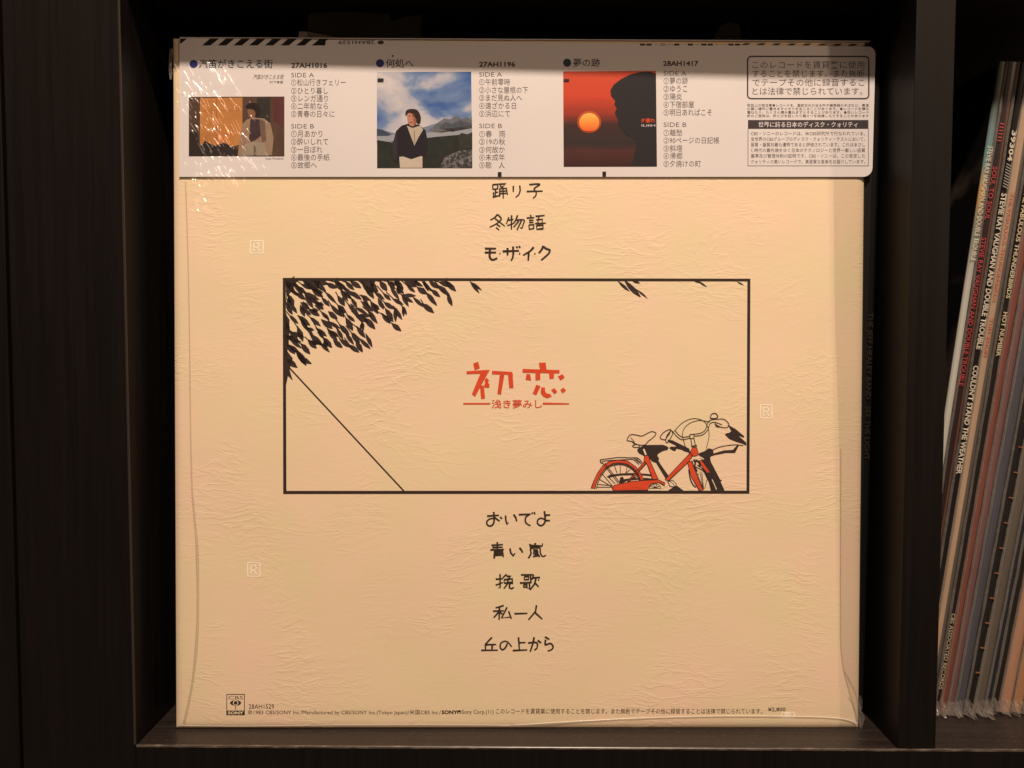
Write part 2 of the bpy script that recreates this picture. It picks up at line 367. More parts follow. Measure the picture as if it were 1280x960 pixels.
T5 = (595, 785, 11.636, 20, [
 [(232,136),(180,190),(136,238),(140,322)], [(140,244),(294,238)], [(236,244),(233,322)], [(76,325),(318,322)],
 [(456,222),(430,282),(386,316),(354,286),(360,226),(408,194),(462,204),(520,272)],
 [(618,134),(632,320)], [(634,215),(722,210)], [(534,328),(746,318)],
 [(758,219),(850,208),(892,226),(886,290),(848,322)], [(846,134),(826,230),(788,344)], [(898,178),(948,218)],
 [(1003,128),(1068,166)], [(1013,168),(1010,242),(1080,224),(1122,266),(1100,312),(1042,334)]])
for (ox, oy, s_, wd, strokes) in (T1, T2_, T3, T4, T5):
    rows = {}
    for st in strokes:
        cy = sum(q[1] for q in st)/len(st)
        key = 0 if (cy < 400 or len(strokes) < 20) else 1
        rows.setdefault(key, []).append(st)
    for key in sorted(rows):
        p = Print(Y2); 
        for i, st in enumerate(rows[key]):
            p.y = Y2 - i*.0000015
            curved = len(st) >= 5 and st[0] != st[-1]
            p.stroke([(ox+a/s_, oy+b/s_) for a, b in st], wd/s_*RND.uniform(1.15, 1.4), smooth=curved, taper=(1.08, .82))
        p.build('song_title', mt['ink'], sl)
# red album title, cut-paper shapes
p = Print(Y2); k = 0
for ox, polys in ((575, [[(210,120),(290,90),(318,195),(235,228)], [(103,245),(475,218),(460,258),(320,284),(108,290)], [(345,236),(472,224),(240,652),(190,610)], [(318,468),(382,474),(402,680),(338,688)],
     [(396,376),(425,345),(465,388),(445,425),(472,450),(470,507),(392,507),(386,470),(400,440)], [(512,235),(835,255),(848,302),(512,292)], [(640,270),(716,270),(655,620),(598,608)], [(765,266),(842,266),(857,512),(788,514)]]),
   (645, [[(365,105),(475,105),(490,230),(388,232)], [(105,205),(698,225),(695,277),(105,266)], [(170,286),(225,290),(243,392),(152,380)], [(308,240),(390,240),(388,380),(312,390)], [(525,250),(612,255),(605,360),(538,366)],
     [(672,325),(745,288),(778,345),(712,390)], [(325,460),(394,480),(325,627),(267,600)], [(405,500),(465,505),(465,560),(490,600),(545,604),(572,645),(500,675),(440,650),(402,605),(395,560)], [(563,545),(610,512),(662,570),(615,608)], [(710,540),(760,505),(802,550),(745,597)]])):
    for q in polys:
        k += 1; p.y = Y2-k*.000002; p.poly([(ox+a/12.8, 445+b/12.8) for a, b in q])
p.build('album_title', mt['ink_red'], sl)
p = Print(Y2); p.stroke([(579, 504.6), (612.8, 504.6)], 2.0); p.build('title_rule', mt['ink_red'], sl); p = Print(Y2); p.stroke([(678.5, 504.4), (711.5, 504.8)], 2.2, taper=(1.2, .75)); p.build('title_rule', mt['ink_red'], sl)
text('浅き夢みし', 614.5, 677.5, 499.5, 510.5, mt['ink_red'], sl, Y2, .01, name='album_subtitle')

# small bicycle drawing: black cast shadow, red paint, dark outlines
def zc(z, q): ox, oy, s_ = z; return [(ox+a/s_, oy+b/s_) for a, b in q]
ZA = (730, 560, 12.8); ZB = (775, 525, 16); ZC = (820, 510, 8.727)
p = Print(Y1)
for z, q in ((ZB, [(400,545),(500,500),(860,495),(930,520),(975,555),(950,600),(850,625),(760,680),(750,720),(785,770),(770,810),(850,960),(790,960),(745,870),(640,830),(560,740),(480,720),(380,670),(345,620),(350,580)]),
  (ZC, [(-5,590),(22,575),(142,745),(105,772)]), (ZB, [(985,560),(1020,530),(1090,535),(1150,520),(1290,585),(1290,612),(1130,575),(1105,625),(1060,615),(1010,585)]),
  (ZC, [(125,345),(180,352),(362,442),(378,495),(300,470),(205,405),(130,370)]),
  (ZC, [(780,180),(870,230),(965,310),(955,325),(900,302),(985,378),(985,412),(940,390),(880,372),(800,340),(750,290),(768,275),(800,270),(820,250)]),
  (ZC, [(590,532),(640,492),(740,462),(840,456),(884,405),(908,402),(862,492),(760,492),(640,516)]),
  (ZC, [(530,470),(575,438),(620,452),(632,500),(590,540),(600,590),(700,780),(722,790),(705,802),(748,900),(600,900),(600,860),(540,740),(480,600),(500,560),(462,500),(480,488)]),
  (ZC, [(225,845),(300,900),(130,900),(180,870)]),
  (ZA, [(360,460),(420,425),(600,405),(800,400),(1000,412),(1085,425),(1085,455),(950,440),(800,436),(600,440),(480,455),(400,480)]),
  (ZA, [(560,560),(580,470),(620,455),(640,500),(760,480),(1000,478),(1180,500),(1100,520),(900,505),(700,520),(600,570)])):
    p.y -= .000002; p.poly(zc(z, q))
p.stroke(zc(ZC, [(612,462),(700,425),(860,402),(952,412)]), 1.2, smooth=True)
p.build('printed_bicycle_shadow', mt['ink_black'], sl)
red = [(ZA, [(118,640),(150,540),(210,410),(300,280),(400,215),(550,190),(700,208),(830,300),(920,420),(955,512),(905,515),(870,420),(790,320),(690,255),(550,235),(450,250),(340,320),(250,450),(200,550),(172,645)]),
  (ZA, [(450,640),(480,600),(560,575),(780,532),(1000,515),(1200,510),(1300,560),(1290,600),(1200,552),(1080,570),(1040,620),(1020,678),(500,682),(460,665)]),
  (ZA, [(965,130),(1030,110),(1055,200),(1190,500),(1100,502),(1010,260),(960,210)]), (ZA, [(955,225),(990,250),(725,545),(695,545)]),
  (ZC, [(375,480),(345,520),(97,782),(132,797),(352,592),(402,522)]), (ZC, [(398,430),(442,430),(466,510),(430,525),(385,522),(370,490)]),
  (ZC, [(343,590),(392,578),(440,720),(512,895),(472,898),(385,750)]), (ZC, [(470,575),(502,568),(592,700),(550,708),(510,650)])]
p = Print(Y2)
for z, q in red: p.y -= .000002; p.poly(zc(z, q))
p.build('printed_bicycle_paint', mt['ink_red'], sl)
p = Print(Y2-.00003); p.stroke(zc(ZB, [(472,580),(520,700)]), 2.0); p.stroke(zc(ZC, [(404,575),(412,552),(440,545),(452,560)]), 1.2); p.stroke(zc(ZC, [(452,548),(490,537),(522,560)]), 1.3)
p.poly([(819+7*math.cos(a*math.pi/8), 610.6-5.6*math.sin(a*math.pi/8)+2.6*(a in (0, 8))) for a in range(9)]); p.poly(zc(ZC, [(130,802),(180,788),(222,830),(205,862),(152,852)])); p.stroke(zc(ZC, [(130,835),(40,890)]), 1.4)
p.stroke(zc(ZC, [(612,780),(640,840),(660,890)]), 1.0); p.stroke(zc(ZC, [(480,660),(505,645)]), 1.2)
p.build('printed_bicycle_highlights', mt['card_light'], sl)
p = Print(Y3)
O = .85
for z, q in red: p.stroke(zc(z, q), .7, closed=True)
def st(z, q, wd=O, closed=False, smooth=True): p.stroke(zc(z, q), wd*1.3, closed=closed, smooth=smooth)
st(ZA, [(200,650),(225,550),(285,430),(400,305),(560,265),(700,295),(820,390),(890,520)], .8); st(ZA, [(178,650),(205,545),(268,420),(390,290),(560,250),(700,275),(830,375),(900,500)], .5)
for q in ([(530,400),(490,290)], [(582,405),(580,285)], [(670,400),(690,300)], [(460,610),(300,420)], [(440,615),(250,500)], [(450,600),(225,580)], [(500,570),(400,470)], [(460,625),(200,625)], [(740,340),(650,420)], [(860,450),(740,500)]): st(ZA, q, .55, smooth=False)
st(ZA, [(265,185),(420,165),(560,150),(740,155),(860,160),(930,230)], .7); st(ZA, [(285,212),(420,197),(600,188),(740,180),(800,190),(880,262)], .7); st(ZA, [(262,182),(268,228),(300,242)], 1.0)
st(ZA, [(296,232),(548,562)], .6, smooth=False); st(ZA, [(332,240),(578,560)], .6, smooth=False); st(ZA, [(800,160),(900,240)], .6, smooth=False); st(ZA, [(840,170),(920,250)], .6, smooth=False)
p.stroke([(730+(1140+90*math.cos(a*.35))/12.8, 560+(645+70*math.sin(a*.35))/12.8) for a in range(9, 19)], .8)
for a in range(6): t = math.pi+a*math.pi/5; st(ZA, [(1140, 645), (1140+88*math.cos(t), 645+70*math.sin(t))], .8, smooth=False)
st(ZB, [(200,300),(280,290),(430,318),(520,280),(620,232),(690,240),(720,282),(650,360),(570,420),(500,495),(400,500),(320,480),(250,432),(150,410),(150,370)], .75, closed=True)
st(ZB, [(210,350),(260,400),(290,450)], .4); st(ZB, [(250,440),(300,480),(390,500),(380,540),(290,545),(250,515),(310,490)], .7)
st(ZC, [(180,250),(230,312),(290,345),(370,325)], .7); st(ZC, [(205,240),(250,295),(300,318),(370,305)], .7); st(ZC, [(420,305),(500,295),(560,245),(590,172),(640,155),(720,182)], .7); st(ZC, [(418,285),(490,272),(540,235),(565,160),(600,130),(670,122),(740,122),(795,172),(785,205),(755,215),(700,205),(640,170)], .7)
st(ZC, [(45,325),(80,270),(130,240),(162,240),(120,300),(100,345)], .75, closed=True); st(ZC, [(160,242),(182,280),(130,372),(108,365),(112,330),(150,275)], .75, closed=True); st(ZC, [(700,205),(660,200),(650,170)], 1.0)
st(ZC, [(200,252),(290,160),(400,115),(500,132),(556,185),(580,300),(548,445)], .55); st(ZC, [(322,425),(290,300),(310,220),(380,160),(480,135),(590,152)], .55)
st(ZC, [(595,98),(610,65),(650,60),(675,92),(650,112),(600,112)], .9, closed=True); st(ZC, [(370,290),(415,285),(415,330),(372,334)], .7, closed=True, smooth=False)
st(ZC, [(380,335),(392,412)], .7, smooth=False); st(ZC, [(414,332),(432,410)], .7, smooth=False); st(ZC, [(385,418),(448,410)], 1.3, smooth=False)
st(ZC, [(430,640),(520,690),(572,780),(602,895)], .8); st(ZC, [(450,620),(540,690),(600,800),(622,895)], .8); st(ZC, [(358,670),(372,760),(400,830),(436,865)], 1.1)
for q in ([(440,690),(520,890)], [(480,690),(515,880)], [(500,700),(520,880)], [(560,770),(530,880)], [(455,720),(470,720)]): st(ZC, q, .5, smooth=False)
st(ZC, [(410,560),(430,600),(420,640),(450,690)], 1.6); st(ZC, [(430,570),(470,590),(480,640)], 1.8); st(ZC, [(150,800),(190,830),(200,860)], .7); st(ZC, [(130,802),(180,788),(222,830),(205,862),(152,852)], .7, closed=True, smooth=False)
p.build('printed_bicycle_outline', mt['ink_black'], sl)

# imprint along the foot of the sleeve
p = Print(Y1)
for q in ((283, 867.5, 306, 868.4), (283, 867.5, 283.9, 894), (305.1, 867.5, 306, 894), (283, 888.2, 306, 894)): p.rect(*q)
p.disc(294.5, 878.6, 7, 3.4); p.stroke([(294.5, 881), (294.5, 887)], .8)
p.build('printed_logo', mt['ink_black'], sl)
p = Print(Y2); 
for r_, ry in ((4.2, 3.3),): p.disc(294.5, 878.6, 3.4, 3.2)
p.build('printed_logo_ring', mt['card_light'], sl)
p = Print(Y3); p.disc(294.5, 878.6, 2.4, 2.3); p.build('printed_logo_pupil', mt['ink_black'], sl)
text('CBS', 285.3, 303.8, 869.8, 874.2, mt['ink_grey'], sl, Y1, name='logo_lettering'); text('SONY', 284.8, 304.4, 889.3, 893, mt['card_light'], sl, Y2, .03, name='logo_lettering')
text('28AH1529', 311, 342.5, 880.2, 886, mt['ink'], sl, Y1)
text('℗1983 CBS/SONY Inc./Manufactured by CBS/SONY Inc.(Tokyo Japan)/米国CBS Inc./', 310, 551, 887.2, 894.2, mt['ink'], sl, Y1)
text('SONY®', 552, 577, 887.6, 892.8, mt['ink'], sl, Y1, .04)
text('Sony Corp.(11)', 577.5, 617, 887.2, 894, mt['ink'], sl, Y1)
text('このレコードを賃貸業に使用することを禁じます。また無断でテープその他に録音することは法律で禁じられています。', 620, 953, 885.6, 892.4, mt['ink'], sl, Y1)
text('¥2,800', 960, 982, 884.2, 890, mt['ink'], sl, Y1, .01)

# ------------------------------------------------------------------ obi strip folded over the top edge
ob = empty('obi_strip', S_LOC, S_ROT, 'white paper strip printed with track lists and three small photos, folded over the sleeve top', 'paper strip')
OY = -.0008
def obi_mesh():
    bm = bmesh.new(); th = .00035
    bl = S(224, 221, OY); br = S(1090.5, 221, OY); tr = S(1094.5, 56, OY); tl = S(224.5, 50, OY)
    zt = S(600, 49.5, OY)[1]
    out = [bl]
    def arc(cx, cz, r, a0, a1, n=8): return [(cx+r*math.cos(math.radians(a0+(a1-a0)*i/n)), cz+r*math.sin(math.radians(a0+(a1-a0)*i/n))) for i in range(n+1)]
    r = .0042
    out += arc(br[0]-r, br[1]+r, r, -90, 0); out += arc(tr[0]-r*.8, zt-.0022-r*.8, r*.8, 0, 90); out += [(tl[0], zt)]
    f = [bm.verts.new((x, OY+.0, z)) for x, z in out]; b = [bm.verts.new((x, OY+th, z)) for x, z in out]
    bm.faces.new(f); bm.faces.new(list(reversed(b)))
    for i in range(len(f)): j = (i+1) % len(f); bm.faces.new((f[j], f[i], b[i], b[j]))
    bmesh.ops.recalc_face_normals(bm, faces=bm.faces[:]); return mesh_of(bm, 'front_flap')
link('front_flap', obi_mesh(), mt['obi'], ob)
tlx = S(224.5, 50)[0]; trx = S(1088, 56)[0]
box('top_fold', (tlx, OY+.0008, SH+.0001), (trx, .0058, SH+.0004), mt['obi'], ob, .0001)
box('back_flap', (tlx, .0052, SH-.06), (trx, .0056, SH+.0001), mt['obi'], ob)
def op(dy=.00005): return Print(OY-dy)
p = op()
for i in range(9):
    x = 232+i*19.6 if i else 225
    top = 48.2; bot = 56.8
    if i == 0: p.poly([(225, top), (234, top), (226, 54.5), (225, 54.5)]); continue
    p.poly([(x+1, bot), (x+11.5, bot), (x+22, top), (x+11, top)])
p.poly([(399, 56.8), (406.5, 56.8), (407.5, 49), (410, 48.4)])
p.build('stripe', mt['stripe'], ob)
p = op()
for i in range(9):
    x = 926+i*19; y = 54.6+i*.12
    if x < 1084: p.poly([(x, y+1.6), (x+9, y+1.6), (x+13, y-.6), (x+5, y-.6)])
p.build('stripe', mt['stripe'], ob)
TY = OY-.00005
text('● 28AH1529', 423, 480, 50.6, 55.4, mt['obi_ink'], ob, TY, .01, flip=True); text('■■・五一■　■・■■・・■■', 800, 925, 54.4, 57.0, mt['obi_ink'], ob, TY)
def heading(dx, dy, body, x0, x1, y0, y1, mat, no, n0, n1, ny):
    p = op(); p.disc(dx, dy, 5.1); p.build('bullet', mat, ob)
    text(body, x0, x1, y0, y1, mt['obi_ink'] if mat != mt['obi_blue'] else mt['obi_teal'], ob, TY, .006, name='heading'); text(no, n0, n1, ny, ny+6.6, mt['obi_ink'], ob, TY, .028, name='catalogue_number')
heading(242, 80, '汽笛がきこえる街', 248.5, 341, 74, 85.4, mt['obi_blue'], '27AH1016', 364, 409, 78.4)
heading(475, 79, '何処へ', 482.5, 517, 73.6, 84.6, mt['obi_blue'], '27AH1196', 599, 644, 77)
heading(709, 78.4, '夢の跡', 716.5, 750, 73, 83.6, mt['obi_teal'], '28AH1417', 829, 873, 76)
def tracks(x0, ya, rows_a, yb, rows_b, side):
    text('SIDE A', x0, x0+28.5, side[0], side[0]+5.6, mt['obi_grey'], ob, TY, -.006); text('SIDE B', x0, x0+28.5, side[1], side[1]+5.6, mt['obi_grey'], ob, TY, -.006)
    for ys, rs in ((ya, rows_a), (yb, rows_b)):
        for y, (s_, x1) in zip(ys, rs): text(s_, x0, x1, y-4.2, y+4.2, mt['obi_grey'], ob, TY, -.002)
tracks(364, (103, 113.4, 123, 132.6, 142.4), (('①松山行きフェリー', 432), ('②ひとり暮し', 410), ('③レンガ通り', 410), ('④二年前なら', 410), ('⑤青春の日々に', 418)),
       (167.4, 177, 187, 196.6, 206.4), (('①月あかり', 403), ('②酔いしれて', 410), ('③一目ぼれ', 403), ('④最後の手紙', 412), ('⑤故郷へ', 396)), (91, 155))
tracks(599, (102.5, 112.5, 122.2, 132, 142), (('①午前零時', 637.5), ('②小さな屋根の下', 660), ('③まだ見ぬ人へ', 652.5), ('④遠ざかる日', 645), ('⑤浜辺にて', 637.5)),
       (167.5, 177, 187, 196.6, 206.4), (('①春　雨', 631.5), ('②19の秋', 631.5), ('③何故か', 631), ('④未成年', 631), ('⑤歌　人', 631)), (90.2, 154.5))
tracks(829.5, (101, 111, 120.8, 130.6, 140.6), (('①夢の跡', 860), ('②ゆうこ', 859), ('③陽炎', 852.5), ('④下宿部屋', 867.5), ('⑤明日あればこそ', 890)),
       (165.8, 175.4, 185.4, 194.8, 204.6), (('①離愁', 853), ('②90ページの日記帳', 899), ('③斜塔', 853), ('④帰郷', 853), ('⑤夕焼けの町', 876)), (88.8, 153))
text('汽笛がきこえる街', 316, 354, 93, 99, mt['obi_grey'], ob, TY, slant=1.5); text('村下孝蔵', 337, 354, 101, 104.6, mt['obi_grey'], ob, TY); text('Kozo Murashita', 332, 354.5, 196.8, 199.6, mt['obi_grey'], ob, TY)
for q in ((622.2, 215, 627, 221), (753, 214.4, 757.6, 220.8), (490, 69, 492, 71)): p = op(); p.rect(*q); p.build('register_mark', mt['stripe'], ob)
# notice boxes
p = op(); R8 = []
for cx, cy, a0 in ((1081.5, 75, -90), (1081.5, 118.8, 0), (939, 118.8, 90), (939, 75, 180)):
    R8 += [(cx+4.5*math.cos(math.radians(a0+i*22.5)), cy+4.5*math.sin(math.radians(a0+i*22.5))) for i in range(5)]
p.stroke(R8, 1.7, closed=True); p.build('notice_border', mt['obi_ink'], ob)
for y, s_, x1 in ((81, 'このレコードを賃貸業に使用', 1080.5), (92, 'することを禁じます。また無断', 1080.5), (103, 'でテープその他に録音するこ', 1080.5), (114, 'とは法律で禁じられています。', 1078)):
    text(s_, 940.5, x1, y-4.7, y+4.7, mt['obi_grey'], ob, TY, -.003)
for y, s_ in ((131.6, '取扱上の御注意●レコードを、直射日光の当る所や暖房器のそばなど、高温'), (136, 'の悪い場所に置きますとそりを生じることがあります。●レコードを積み'), (140.4, '重ねたり、たくさん積み重ねますとそることがあります。●古いレコード'), (144.8, '針のご使用は、針とびを起したり盤ミゾを破損したりすることがあります')):
    text(s_, 934, 1086, y-1.9, y+1.9, mt['obi_grey'], ob, TY, .002)
p = op(); p.rect(935, 150, 1085.5, 161); p.build('notice_banner', mt['obi_ink'], ob)
text('世界に誇る日本のディスク・クォリティ', 948, 1072, 152, 159.2, mt['obi_white'], ob, TY-.00005, .012)
p = op()
for q in ([(935, 161), (935, 207.3)], [(1085.5, 161), (1085.5, 207.3)], [(934.7, 207.3), (1085.8, 207.3)]): p.stroke(q, .7)
p.build('notice_border', mt['obi_grey'], ob)
for y, s_ in ((166.8, 'CBS・ソニーのレコードは、米CBS研究所で行なわれている、'), (173.8, '全世界のCBSグループのディスク・クォリティ・テストにおいて、'), (180.8, '音質・盤質共最も優秀であると評価されています。これはまさし'), (187.8, 'く時代の最先端をゆく日本のテクノロジーと世界一厳しい品質'), (194.8, '基準及び管理体制の証明です。CBS・ソニーは、この安定した'), (202, 'クォリティの高いレコードで、高音質な音楽をお届けしています。')):
    text(s_, 938.5, 1081.5, y-2.6, y+2.6, mt['obi_grey'], ob, TY, -.001)

# three small printed photos
def grad_mat(name, za, zb, stops, nz=0, nscale=(300, 300, 300), rough=.3):
    m = NT(name); tc = m.n('ShaderNodeTexCoord'); sp = m.n('ShaderNodeSeparateXYZ'); m.l(tc.outputs['Object'], sp.inputs[0])
    mr = m.n('ShaderNodeMapRange'); m.l(sp.outputs[2], mr.inputs[0]); mr.inputs[1].default_value = za; mr.inputs[2].default_value = zb
    f = mr.outputs[0]
    if nz: f = m.math('ADD', f, m.math('MULTIPLY', m.math('SUBTRACT', m.noise(m.coords(nscale), 1, 4, .6), .5), nz))
    m.base(m.ramp(f, stops), rough, .35, .3, .15); return m.m
def Z(y, x=600): return S(x, y)[1]
def pm(name, ca, cb, scale=(250, 250, 250)):
    m = NT(name); m.base(m.mix(m.noise(m.coords(scale), 1, 4, .6), ca, cb), .32, .35, .3, .15); return m.m
def shp(name, pts, mat, lay, smooth=False):
    p = op(.00005+lay*.00003); p.poly(spline(pts, True, 4) if smooth else pts); return p.build(name, mat, ob)
# photo one: man in a pale jacket by an amber window
shp('photo_print', [(236, 121), (355.5, 120.6), (355.5, 195.6), (236, 195.4)], pm('photo_dusk_brown', (.035, .022, .018, 1), (.13, .075, .055, 1), (180, 180, 60)), 0)
shp('photo_window', [(250, 122.5), (303, 122), (303, 180), (286, 184), (268, 186), (250, 180)], pm('photo_amber', (.30, .10, .03, 1), (.54, .26, .09, 1), (60, 60, 45)), 1)
shp('photo_wall', [(321, 122), (338, 122), (338, 192), (330, 190), (322, 170)], pm('photo_dark', (.02, .02, .02, 1), (.05, .04, .035, 1)), 1)
shp('photo_curtain', [(340, 122), (354, 122), (354, 160), (342, 150)], pm('photo_maroon', (.07, .025, .025, 1), (.12, .04, .04, 1)), 1)
shp('photo_foliage', [(250, 186), (256, 176), (268, 182), (280, 178), (292, 184), (300, 188), (300, 195), (236, 195), (237, 165), (246, 163)], pm('photo_black', (.015, .013, .013, 1), (.04, .03, .03, 1)), 2)
shp('photo_jacket', [(297, 195), (300, 172), (303, 155), (309, 149), (318, 147), (330, 148), (338, 154), (342, 172), (340, 194)], pm('photo_jacket', (.20, .13, .09, 1), (.33, .24, .17, 1), (400, 400, 200)), 3)
shp('photo_shirt', [(313, 149), (324, 149), (326, 170), (318, 176), (311, 178)], pm('photo_shirt', (.03, .02, .03, 1), (.07, .04, .05, 1)), 4)
shp('photo_trousers', [(306, 180), (318, 177), (331, 179), (336, 194.5), (300, 194.5)], pm('photo_trousers', (.22, .18, .14, 1), (.34, .28, .22, 1)), 5)
shp('photo_panel_line', [(270, 123), (271.4, 123), (271.4, 181), (270, 182)], pm('photo_amber_dark', (.28, .11, .035, 1), (.36, .16, .06, 1)), 2)
shp('photo_panel_line', [(251, 138), (303, 137), (303, 138.2), (251, 139.2)], pm('photo_amber_mid', (.34, .14, .045, 1), (.42, .19, .07, 1)), 2)
shp('photo_lapel', [(324, 149), (331, 152), (333, 176), (328, 178), (325, 166)], pm('photo_jacket_dark', (.10, .06, .045, 1), (.18, .12, .09, 1), (400, 400, 200)), 4)
shp('photo_sleeve', [(297, 195), (300, 172), (303, 157), (307, 156), (306, 172), (303, 186), (300, 195)], pm('photo_sleeve', (.24, .13, .09, 1), (.34, .22, .16, 1), (400, 400, 200)), 5)
shp('photo_fold', [(317, 182), (319, 182), (321, 194.6), (317, 194.6)], pm('photo_fold', (.10, .08, .06, 1), (.16, .13, .1, 1)), 6)
shp('photo_face', [(310, 134), (318, 133), (320, 142), (316, 148), (311, 146)], pm('photo_face', (.16, .08, .05, 1), (.24, .12, .07, 1)), 5, True)
shp('photo_hair', [(307, 133), (312, 129), (320, 129), (325, 134), (324, 144), (320, 147), (318, 138), (310, 136)], pm('photo_hair', (.012, .01, .01, 1), (.03, .022, .02, 1)), 6, True)
# photo two: man in a dark jacket under a cloudy sky
m = NT('photo_sky'); v = m.coords((36, 1, 62), (0, .5, 0)); n1 = m.noise(v, 1, 4, .52, .25)
tc = m.n('ShaderNodeTexCoord'); sp = m.n('ShaderNodeSeparateXYZ'); m.l(tc.outputs['Object'], sp.inputs[0])
mx = m.n('ShaderNodeMapRange'); m.l(sp.outputs[0], mx.inputs[0]); mx.inputs[1].default_value = S(500, 120)[0]; mx.inputs[2].default_value = S(580, 120)[0]
mz = m.n('ShaderNodeMapRange'); m.l(sp.outputs[2], mz.inputs[0]); mz.inputs[1].default_value = Z(130); mz.inputs[2].default_value = Z(92)
f = m.math('SUBTRACT', n1, m.math('MULTIPLY', m.math('MULTIPLY', mx.outputs[0], mz.outputs[0]), .22))
f = m.math('SUBTRACT', f, m.math('MULTIPLY', m.math('SUBTRACT', 1, mz.outputs[0], clamp=True), .02))
m.base(m.ramp(f, [(.28, (.045, .11, .34, 1)), (.40, (.15, .23, .42, 1)), (.47, (.40, .41, .50, 1)), (.60, (.58, .55, .57, 1)), (.76, (.26, .28, .38, 1))]), .3, .35, .3, .15)
shp('photo_print', [(471, 90), (589, 89.6), (590.4, 209.8), (471.4, 209.8)], m.m, 0)
shp('photo_haze', [(471, 160), (480, 163), (500, 168), (520, 162), (540, 156), (560, 150), (590, 146), (590, 168), (471, 170)], pm('photo_haze', (.10, .16, .28, 1), (.22, .26, .34, 1)), 1)
shp('photo_mountain', [(536, 163), (545, 155), (555, 148), (563, 149), (570, 144), (577, 149), (583, 146), (590, 150), (590, 162), (560, 167)], pm('photo_mountain', (.045, .06, .10, 1), (.20, .20, .23, 1), (500, 500, 300)), 2)
shp('photo_hill', [(471, 161), (478, 162), (486, 166), (494, 172), (494, 178), (471, 174)], pm('photo_hill', (.03, .05, .09, 1), (.06, .08, .12, 1)), 2)
shp('photo_lake', [(471, 170), (484, 170), (500, 166), (535, 166), (590, 160), (590, 172), (560, 174), (520, 173), (494, 176), (471, 179)], pm('photo_lake', (.20, .24, .32, 1), (.36, .36, .40, 1), (60, 60, 600)), 3)
shp('photo_ground', [(471.4, 175), (490, 178), (520, 174), (545, 171), (590.2, 167), (590.4, 209.8), (471.4, 209.8)], pm('photo_ground', (.010, .012, .012, 1), (.035, .04, .035, 1), (300, 300, 300)), 4)
m = NT('photo_snow'); n_ = m.noise(m.coords((700, 700, 900)), 1, 3, .6); m.base(m.ramp(n_, [(.46, (.03, .032, .035, 1)), (.66, (.20, .19, .21, 1))]), .35)
shp('photo_snow', [(549, 209.7), (556, 196), (570, 190), (582, 186), (590.3, 184), (590.4, 209.7)], m.m, 5)
shp('photo_trousers', [(499, 196), (528, 194), (528, 209.7), (500, 209.7)], pm('photo_cream', (.46, .38, .32, 1), (.55, .48, .42, 1)), 5)
shp('photo_jacket', [(491, 200), (491, 180), (495, 164), (502, 157), (512, 154), (524, 156), (532, 163), (535, 178), (533, 196), (526, 195), (514, 199), (500, 194), (497, 203)], pm('photo_navy', (.012, .010, .016, 1), (.022, .018, .026, 1)), 6)
shp('photo_shirt', [(508.5, 157), (516, 160), (525, 157), (529, 162), (523, 172), (518, 182)], pm('photo_collar', (.38, .32, .26, 1), (.50, .44, .36, 1)), 7)
shp('photo_fold', [(517, 163), (518.5, 163), (519, 178), (517.5, 180)], pm('photo_collar_dark', (.24, .20, .16, 1), (.3, .26, .2, 1)), 8)
shp('photo_sleeve', [(491, 199), (491, 181), (494, 168), (497, 166), (496, 182), (497, 196), (496, 202)], pm('photo_navy_light', (.022, .018, .026, 1), (.04, .034, .045, 1)), 8)
shp('photo_ridge', [(548, 160), (556, 153), (566, 155), (575, 150), (590, 155), (590, 160), (565, 165)], pm('photo_ridge', (.03, .045, .07, 1), (.10, .11, .14, 1), (700, 700, 500)), 3)
shp('photo_island', [(540, 165), (556, 161), (575, 159), (590, 157), (590, 160.5), (570, 163), (552, 166)], pm('photo_island', (.06, .06, .06, 1), (.20, .18, .16, 1), (500, 500, 300)), 3)
shp('photo_bush', [(572, 170), (577, 166), (584, 168), (590.3, 165), (590.4, 186), (575, 188)], pm('photo_bush', (.010, .012, .011, 1), (.05, .055, .045, 1), (700, 700, 700)), 5)
shp('photo_face', [(509, 141), (514, 138), (519, 142), (521, 150), (518, 157), (513, 157), (510, 152)], pm('photo_skin', (.42, .17, .11, 1), (.50, .24, .16, 1)), 8, True)
shp('photo_face_shade', [(516, 142), (521, 146), (520.5, 152), (517.5, 156.5), (516.5, 150)], pm('photo_skin_shade', (.24, .09, .06, 1), (.32, .14, .09, 1)), 9, True)
shp('photo_brow', [(511, 144.6), (513.6, 144.2), (513.6, 145), (511, 145.4)], pm('photo_brow', (.05, .02, .02, 1), (.07, .03, .03, 1)), 10); shp('photo_brow', [(515, 144.2), (518, 144.8), (518, 145.6), (515, 145)], pm('photo_brow2', (.05, .02, .02, 1), (.07, .03, .03, 1)), 10)
shp('photo_mouth', [(512, 152.6), (515.4, 152.4), (515.2, 153.4), (512.4, 153.4)], pm('photo_mouth', (.20, .04, .03, 1), (.24, .05, .04, 1)), 10)
shp('photo_hair', [(507, 144), (508, 138), (515, 136), (522, 138), (526, 146), (525, 154), (521, 153), (518, 145), (512, 141)], pm('photo_hair_brown', (.02, .012, .012, 1), (.04, .022, .02, 1)), 9, True)
text('▬', 472, 479.5, 98, 101.8, mt['stripe'], ob, TY-.0003)
